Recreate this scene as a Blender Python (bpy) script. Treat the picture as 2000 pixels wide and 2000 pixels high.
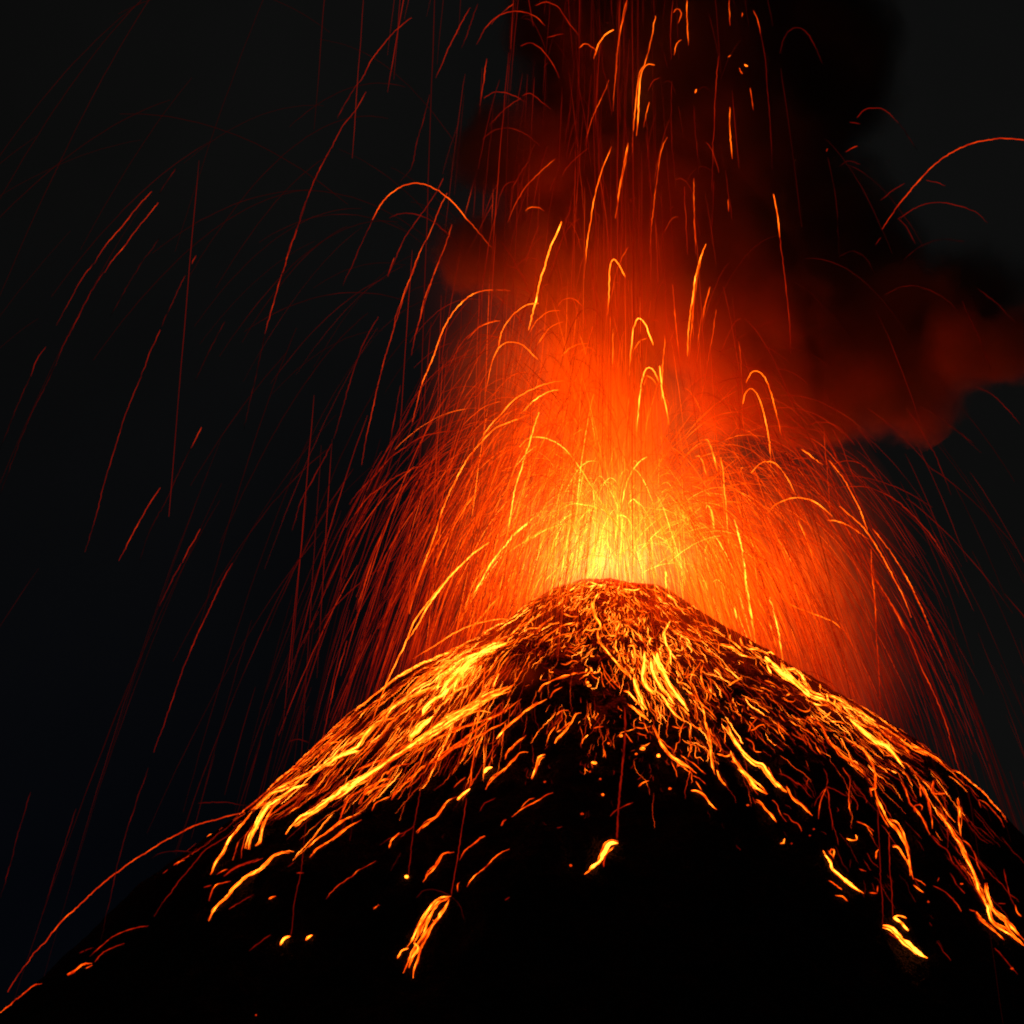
import bpy, bmesh, math, random
import numpy as np
from mathutils import Vector, Matrix
for o in list(bpy.data.objects): bpy.data.objects.remove(o)
random.seed(7); rng = np.random.default_rng(7)
sc = bpy.context.scene
COL = sc.collection

# ------------------------------------------------------------------ camera
D, PITCH, SPX = 2500.0, math.radians(7.0), 0.2      # distance to the vent, upward tilt, metres per photo pixel
cam_d = bpy.data.cameras.new("camera"); cam = bpy.data.objects.new("camera", cam_d); COL.objects.link(cam)
CAM = Vector((0, -D * math.cos(PITCH), -D * math.sin(PITCH)))
cam.location = CAM
cam.rotation_euler = (math.radians(90) + PITCH, 0, 0)
cam_d.sensor_width = 36; cam_d.lens = 36 * D / 400.0
cam_d.clip_start = 5; cam_d.clip_end = 60000
sc.camera = cam
FWD = Vector((0, math.cos(PITCH), math.sin(PITCH))); UP = Vector((0, -math.sin(PITCH), math.cos(PITCH)))

# ------------------------------------------------------------------ night sky
w = bpy.data.worlds.new("World"); sc.world = w; w.use_nodes = True
nt = w.node_tree; N = nt.nodes; L = nt.links; N.clear()
out = N.new("ShaderNodeOutputWorld"); bg = N.new("ShaderNodeBackground"); L.new(bg.outputs[0], out.inputs[0])
tc = N.new("ShaderNodeTexCoord"); sep = N.new("ShaderNodeSeparateXYZ"); L.new(tc.outputs["Generated"], sep.inputs[0])
nz = N.new("ShaderNodeTexNoise"); nz.inputs["Scale"].default_value = 14; nz.inputs["Detail"].default_value = 3
L.new(tc.outputs["Generated"], nz.inputs["Vector"])
m1 = N.new("ShaderNodeMapRange"); m1.inputs[1].default_value = 0.065; m1.inputs[2].default_value = 0.17
L.new(sep.outputs["Z"], m1.inputs[0])
m2 = N.new("ShaderNodeMapRange"); m2.inputs[1].default_value = -0.03; m2.inputs[2].default_value = 0.06
L.new(sep.outputs["X"], m2.inputs[0])
mx = N.new("ShaderNodeMath"); mx.operation = 'MAXIMUM'; L.new(m1.outputs[0], mx.inputs[0]); L.new(m2.outputs[0], mx.inputs[1])
mix = N.new("ShaderNodeMix"); mix.data_type = 'RGBA'
mix.inputs[6].default_value = (0.0010, 0.0014, 0.0025, 1); mix.inputs[7].default_value = (0.0037, 0.0038, 0.0037, 1)
L.new(mx.outputs[0], mix.inputs[0])
sk = N.new("ShaderNodeTexSky"); sk.sky_type = 'NISHITA'; sk.sun_disc = False; sk.sun_elevation = math.radians(-4); sk.sun_rotation = math.radians(200)
sks = N.new("ShaderNodeVectorMath"); sks.operation = 'SCALE'; sks.inputs[3].default_value = 0.0002; L.new(sk.outputs[0], sks.inputs[0])
cl = N.new("ShaderNodeMapRange"); cl.inputs[1].default_value = 0.3; cl.inputs[2].default_value = 0.7; cl.inputs[3].default_value = 0.8; cl.inputs[4].default_value = 1.2
L.new(nz.outputs[0], cl.inputs[0])
ml = N.new("ShaderNodeVectorMath"); ml.operation = 'SCALE'; L.new(mix.outputs[2], ml.inputs[0]); L.new(cl.outputs[0], ml.inputs[3])
ad = N.new("ShaderNodeVectorMath"); ad.operation = 'ADD'; L.new(ml.outputs[0], ad.inputs[0]); L.new(sks.outputs[0], ad.inputs[1])
L.new(ad.outputs[0], bg.inputs[0]); bg.inputs[1].default_value = 1.0

sc.view_settings.view_transform = 'Standard'; sc.view_settings.look = 'None'
sc.view_settings.exposure = 0; sc.view_settings.gamma = 1
cy = sc.cycles
cy.max_bounces = 3; cy.diffuse_bounces = 1; cy.glossy_bounces = 1; cy.volume_bounces = 0; cy.transmission_bounces = 1
cy.transparent_max_bounces = 96
cy.filter_width = 2.0
cy.use_denoising = True; cy.denoiser = 'OPENIMAGEDENOISE'
cy.sample_clamp_indirect = 2.0
cy.volume_max_steps = 256
cy.use_light_tree = True

def ray(px, py):
    d = FWD * D + Vector((1, 0, 0)) * ((px - 1000) * SPX) + UP * ((1000 - py) * SPX)
    return d.normalized()
def at(px, py, depth=0.0):
    """world point on the ray of a photo pixel at world y = depth"""
    d = ray(px, py); return CAM + d * ((depth - CAM.y) / d.y)

VENT = at(1215, 1128)

# the vent itself is the lamp of this scene: molten rock low in the crater mouth
def lamp(name, loc, power, col, rad):
    ld = bpy.data.lights.new(name, 'POINT'); ld.energy = power; ld.color = col; ld.shadow_soft_size = rad
    o = bpy.data.objects.new(name, ld); COL.objects.link(o); o.location = loc; return o
VENT_W = 1.35e6
lamp("vent_light", VENT + Vector((0, 0, 22)), VENT_W, (1.0, 0.010, 0.0002), 5)

# ------------------------------------------------------------------ the cone
SIL = [(-400, 2290), (0, 1985), (90, 1909), (203, 1804), (272, 1735), (362, 1674), (430, 1622), (500, 1572), (600, 1478), (691, 1395), (753, 1345),
       (800, 1313), (887, 1272), (940, 1243), (986, 1215), (1048, 1172), (1080, 1153), (1129, 1138), (1204, 1138), (1297, 1154),
       (1400, 1218), (1493, 1274), (1602, 1345), (1680, 1388), (1742, 1429), (1788, 1457), (1850, 1505), (1912, 1552), (2000, 1647), (2400, 2080)]
CX = 1190.0; AX = (CX - 1000) * SPX
def ztab(side):
    rr, zz = [0.0], [(1000 - 1139) * SPX]
    for px, py in SIL:
        if (px - CX) * side > 12:
            rr.append(abs(px - CX) * SPX); zz.append((1000 - py) * SPX)
    k = np.argsort(rr); return np.array(rr)[k], np.array(zz)[k]
TL, TR = ztab(-1), ztab(1)
FAR_R = np.array([330, 600, 1000, 1800, 3000, 9000, 30000.0]); FAR_Z = np.array([-262, -430, -620, -840, -960, -1000, -1010.0])
def prof(T, r):
    r = np.asarray(r, float)
    zc = np.interp(r, T[0], T[1])
    # a hair steeper than the outline because the camera looks up at it
    zc = T[1][0] + (zc - T[1][0]) * 1.012
    zf = np.interp(r, FAR_R, FAR_Z)
    k = np.clip((r - 240) / 120, 0, 1); k = k * k * (3 - 2 * k)
    return zc * (1 - k) + zf * k
P = rng.permutation(4096)
def h2(i, j): return P[(P[np.asarray(i, int) & 4095] + np.asarray(j, int)) & 4095] / 4095.0
def vn(x, y):
    i = np.floor(x); j = np.floor(y); u = x - i; v = y - j
    u = u * u * (3 - 2 * u); v = v * v * (3 - 2 * v)
    return (h2(i, j) * (1 - u) + h2(i + 1, j) * u) * (1 - v) + (h2(i, j + 1) * (1 - u) + h2(i + 1, j + 1) * u) * v
def fbm(x, y, o=4):
    s = 0; a = 0.5
    for k in range(o): s = s + a * (vn(x * 2**k + 17 * k, y * 2**k + 31 * k) - 0.5); a *= 0.55
    return s
def height(x, y):
    x = np.asarray(x, float); y = np.asarray(y, float)
    dx = x - AX; r = np.hypot(dx, y); th = np.arctan2(dx, -y + 1e-9)
    k = 0.5 + 0.5 * np.sin(th); k = np.clip((k - 0.15) / 0.7, 0, 1); k = k * k * (3 - 2 * k)
    z = prof(TL, r) * (1 - k) + prof(TR, r) * k
    # smooth rounding at the summit and a crater behind the near rim
    front = np.clip(-np.cos(th) * -1, -1, 1)
    env = np.clip((r - 8) / 60, 0, 1)
    edge = np.clip(np.abs(np.sin(th)), 0, 1) ** 8        # keep the outline clean
    gl = fbm(th * 7 + 40, r * 0.012 + 3, 4) * 11 * env * (1 - 0.75 * edge)
    gl = gl + fbm(x * 0.11, y * 0.11, 4) * 4.2 * np.clip(r / 25, 0.35, 1) * (1 - 0.35 * edge)
    gl = gl + fbm(x * 0.55 + 9, y * 0.55, 3) * (1.1 + 1.6 * np.clip(1 - r / 45, 0, 1)) + fbm(x * 0.2 + 5, y * 0.2, 2) * 2.5 * np.clip(1 - r / 40, 0, 1)
    cr = np.hypot(x - AX - 3, y - 13); bowl = np.clip(1 - cr / 11.0, 0, 1)
    return z + gl - bowl * 9
def tag(o, label=None, cat=None, group=None, kind=None):
    if label: o["label"] = label
    if cat: o["category"] = cat
    if group: o["group"] = group
    if kind: o["kind"] = kind
    return o
def mesh_obj(name, verts, faces, mat, smooth=False, cols=None):
    me = bpy.data.meshes.new(name); me.from_pydata(verts, [], faces); me.update()
    if smooth: me.polygons.foreach_set("use_smooth", [True] * len(me.polygons))
    if cols is not None:
        at_ = me.attributes.new("lava_heat", 'FLOAT_COLOR', 'POINT'); at_.data.foreach_set("color", np.asarray(cols, np.float32).ravel())
    me.materials.append(mat)
    o = bpy.data.objects.new(name, me); COL.objects.link(o); return o

def mat_rock():
    m = bpy.data.materials.new("black_scoria"); m.use_nodes = True; nt = m.node_tree; b = nt.nodes["Principled BSDF"]
    t = nt.nodes.new("ShaderNodeTexCoord")
    n = nt.nodes.new("ShaderNodeTexNoise"); n.inputs["Scale"].default_value = 0.25; n.inputs["Detail"].default_value = 8; n.inputs["Roughness"].default_value = 0.65
    nt.links.new(t.outputs["Object"], n.inputs["Vector"])
    r = nt.nodes.new("ShaderNodeValToRGB"); r.color_ramp.elements[0].color = (0.018, 0.016, 0.015, 1); r.color_ramp.elements[1].color = (0.05, 0.044, 0.04, 1)
    r.color_ramp.elements[0].position = 0.35; r.color_ramp.elements[1].position = 0.65
    nt.links.new(n.outputs[0], r.inputs[0]); nt.links.new(r.outputs[0], b.inputs["Base Color"])
    b.inputs["Roughness"].default_value = 0.95; b.inputs["Specular IOR Level"].default_value = 0.1
    v = nt.nodes.new("ShaderNodeTexVoronoi"); v.inputs["Scale"].default_value = 0.8; nt.links.new(t.outputs["Object"], v.inputs["Vector"])
    bp = nt.nodes.new("ShaderNodeBump"); bp.inputs["Strength"].default_value = 1; bp.inputs["Distance"].default_value = 1.2
    nt.links.new(v.outputs["Distance"], bp.inputs["Height"]); nt.links.new(bp.outputs[0], b.inputs["Normal"])
    return m
ROCK = mat_rock()
def mat_glow(name, sampling='NONE', add=True):
    m = bpy.data.materials.new(name); m.use_nodes = True; nt = m.node_tree; nt.nodes.clear()
    o = nt.nodes.new("ShaderNodeOutputMaterial"); e = nt.nodes.new("ShaderNodeEmission"); a = nt.nodes.new("ShaderNodeAttribute"); a.attribute_name = "lava_heat"
    nt.links.new(a.outputs["Color"], e.inputs[0])
    if add:
        t = nt.nodes.new("ShaderNodeBsdfTransparent"); s = nt.nodes.new("ShaderNodeAddShader")
        nt.links.new(e.outputs[0], s.inputs[0]); nt.links.new(t.outputs[0], s.inputs[1]); nt.links.new(s.outputs[0], o.inputs[0])
    else: nt.links.new(e.outputs[0], o.inputs[0])
    m.cycles.emission_sampling = sampling
    return m
AIR = mat_glow("incandescent_ember", 'NONE', False); FLOW = mat_glow("molten_lava", 'NONE', False); FLOWN = mat_glow("molten_crumbs", 'NONE', False)

# ---- terrain mesh (polar, fine where it is seen, on to the horizon)
def build_terrain():
    rs = np.concatenate([[0.01], np.arange(1.5, 330, 1.5), np.geomspace(332, 30000, 60)])
    nth = 900; th = np.linspace(0, 2 * math.pi, nth, endpoint=False)
    R, T = np.meshgrid(rs, th, indexing='ij')
    X = AX + R * np.sin(T); Y = -R * np.cos(T); Z = height(X, Y)
    v = np.stack([X, Y, Z], -1).reshape(-1, 3)
    nr = len(rs); i = np.arange(nr - 1)[:, None] * nth; j = np.arange(nth)[None]; jn = (j + 1) % nth
    f = np.stack([i + j, i + jn, i + nth + jn, i + nth + j], -1).reshape(-1, 4)
    me = bpy.data.meshes.new("volcano_cone")
    me.vertices.add(len(v)); me.vertices.foreach_set("co", v.ravel())
    me.loops.add(f.size); me.loops.foreach_set("vertex_index", f.ravel().astype(np.int32))
    me.polygons.add(len(f)); me.polygons.foreach_set("loop_start", np.arange(0, f.size, 4, dtype=np.int32))
    me.update(calc_edges=True); me.validate()
    me.polygons.foreach_set("use_smooth", [True] * len(me.polygons))
    me.materials.append(ROCK)
    o = bpy.data.objects.new("volcano_cone", me); COL.objects.link(o)
    tag(o, "black cinder slopes of the erupting volcano under the lava fountain", "volcano", kind="structure")
build_terrain()

# ---- ray onto the slope: vectorised march
GX0, GY0, GS = -360.0, -420.0, 1.0
gx = np.arange(GX0, 361, GS); gy = np.arange(GY0, 61, GS)
GZ = height(*np.meshgrid(gx, gy, indexing='ij'))
def hz(x, y):
    u = np.clip((x - GX0) / GS, 0, len(gx) - 1.001); v = np.clip((y - GY0) / GS, 0, len(gy) - 1.001)
    i = u.astype(int); j = v.astype(int); u = u - i; v = v - j
    return (GZ[i, j] * (1 - u) + GZ[i + 1, j] * u) * (1 - v) + (GZ[i, j + 1] * (1 - u) + GZ[i + 1, j + 1] * u) * v
YS = np.arange(-400, 40, 1.0)
def hit(px, py):
    """first point of the slope on a pixel's ray, or None"""
    d = ray(px, py); t = (YS - CAM.y) / d.y
    x = CAM.x + d.x * t; z = CAM.z + d.z * t
    b = z < hz(x, YS)
    if not b.any(): return None
    i = int(np.argmax(b))
    if i:
        a0 = (z - hz(x, YS))[i - 1]; a1 = (z - hz(x, YS))[i]; f = a0 / (a0 - a1 + 1e-9)
    else: f = 0; i = 1
    y = YS[i - 1] + f; t = (y - CAM.y) / d.y
    return Vector((CAM.x + d.x * t, y, CAM.z + d.z * t))
def hit_near(px, py):
    for k in range(45):
        h = hit(px, py + 2 * k)
        if h is not None: return h
    return None

# ---- heat level 1..10 to emitted colour (hotter rock is brighter and yellower)
HK = np.array([0, 1, 2, 3, 4, 5, 6, 7, 8, 9, 10, 11.0])
HR = np.array([0, .030, .075, .14, .24, .38, .62, 1.05, 1.9, 3.6, 6.6, 10.0])
HG = np.array([0, .015, .015, .016, .018, .022, .030, .044, .076, .118, .155, .21]); HB = np.array([0, .004, .003, .002, .001, .0005, .0004, .0004, .0008, .003, .007, .014])
def heat(l, k=1.0):
    l = np.clip(l, 0, 11); r = np.interp(l, HK, HR) * k
    return np.stack([r, r * np.interp(l, HK, HG), r * np.interp(l, HK, HB), np.ones_like(r)], -1)

def catmull(pts, step):
    P_ = [np.array(p, float) for p in pts]
    if len(P_) == 1: return np.array(P_)
    P_ = [2 * P_[0] - P_[1]] + P_ + [2 * P_[-1] - P_[-2]]; o = []
    for i in range(1, len(P_) - 2):
        a, b, c, d = P_[i - 1:i + 3]; n = max(1, int(np.hypot(*(c - b)) / step))
        for k in range(n):
            t = k / n; o.append(0.5 * (2 * b + (c - a) * t + (2 * a - 5 * b + 4 * c - d) * t * t + (3 * b - a - 3 * c + d) * t**3))
    o.append(P_[-2]); return np.array(o)
def tube(pts, rad, cols, sides=4):
    """closed tapering tube; returns verts, faces, vertex colours"""
    n = len(pts); pts = np.asarray(pts); t = np.gradient(pts, axis=0); t /= np.linalg.norm(t, axis=1)[:, None] + 1e-9
    ref = np.array([0, -1.0, 0.05]); a = np.cross(t, ref); a /= np.linalg.norm(a, axis=1)[:, None] + 1e-9; b = np.cross(t, a)
    an = np.arange(sides) / sides * 2 * math.pi + 0.4
    v = pts[:, None] + rad[:, None, None] * (np.cos(an)[None, :, None] * a[:, None] + np.sin(an)[None, :, None] * b[:, None])
    f = []
    for i in range(n - 1):
        for k in range(sides):
            k2 = (k + 1) % sides; f.append((i * sides + k, i * sides + k2, (i + 1) * sides + k2, (i + 1) * sides + k))
    f.append(tuple(range(sides))[::-1]); f.append(tuple((n - 1) * sides + k for k in range(sides)))
    return v.reshape(-1, 3), f, np.repeat(cols, sides, axis=0)
class Batch:
    def __init__(s): s.v = []; s.f = []; s.c = []; s.n = 0
    def add(s, v, f, c):
        s.v.append(v); s.f += [tuple(i + s.n for i in q) for q in f]; s.c.append(c); s.n += len(v)
    def build(s, name, mat):
        v = np.concatenate(s.v); cen = v.mean(0)
        o = mesh_obj(name, (v - cen).tolist(), s.f, mat, cols=np.concatenate(s.c)); o.location = cen; return o
def single(name, vfc, mat):
    b = Batch(); b.add(*vfc); return b.build(name, mat)
def noise1(n, k=4):
    m = max(2, n // k + 2); return np.interp(np.linspace(0, m - 1, n), np.arange(m), rng.normal(size=m))

REG = {'a': (800, 1050, 3.22), 'b': (1400, 1100, 3.22), 'c': (300, 1100, 2.76), 'd': (0, 1500, 2.76), 'e': (700, 1450, 2.76), 'f': (1400, 1500, 3.22),
       'g': (850, 550, 3.22), 'h': (1350, 600, 2.972), 'i': (550, 0, 2.76), 'j': (1200, 0, 2.415), 'k': (0, 300, 2.415), 'l': (450, 500, 2.576)}
def parse(txt):
    """lines 'region level width: x,y x,y ...' (places read off the photograph) to [(level, width, [(px, py)...])]"""
    o = []
    for ln in txt.strip().splitlines():
        ln = ln.strip()
        if not ln: continue
        h, p = ln.split(':'); r, l, w_ = h.split(); x0, y0, s = REG[r]
        for q in p.split(';'):
            q = q.strip()
            if q: o.append((float(l), float(w_), [(x0 + float(a.split(',')[0]) / s, y0 + float(a.split(',')[1]) / s) for a in q.split()]))
    return o
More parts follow.
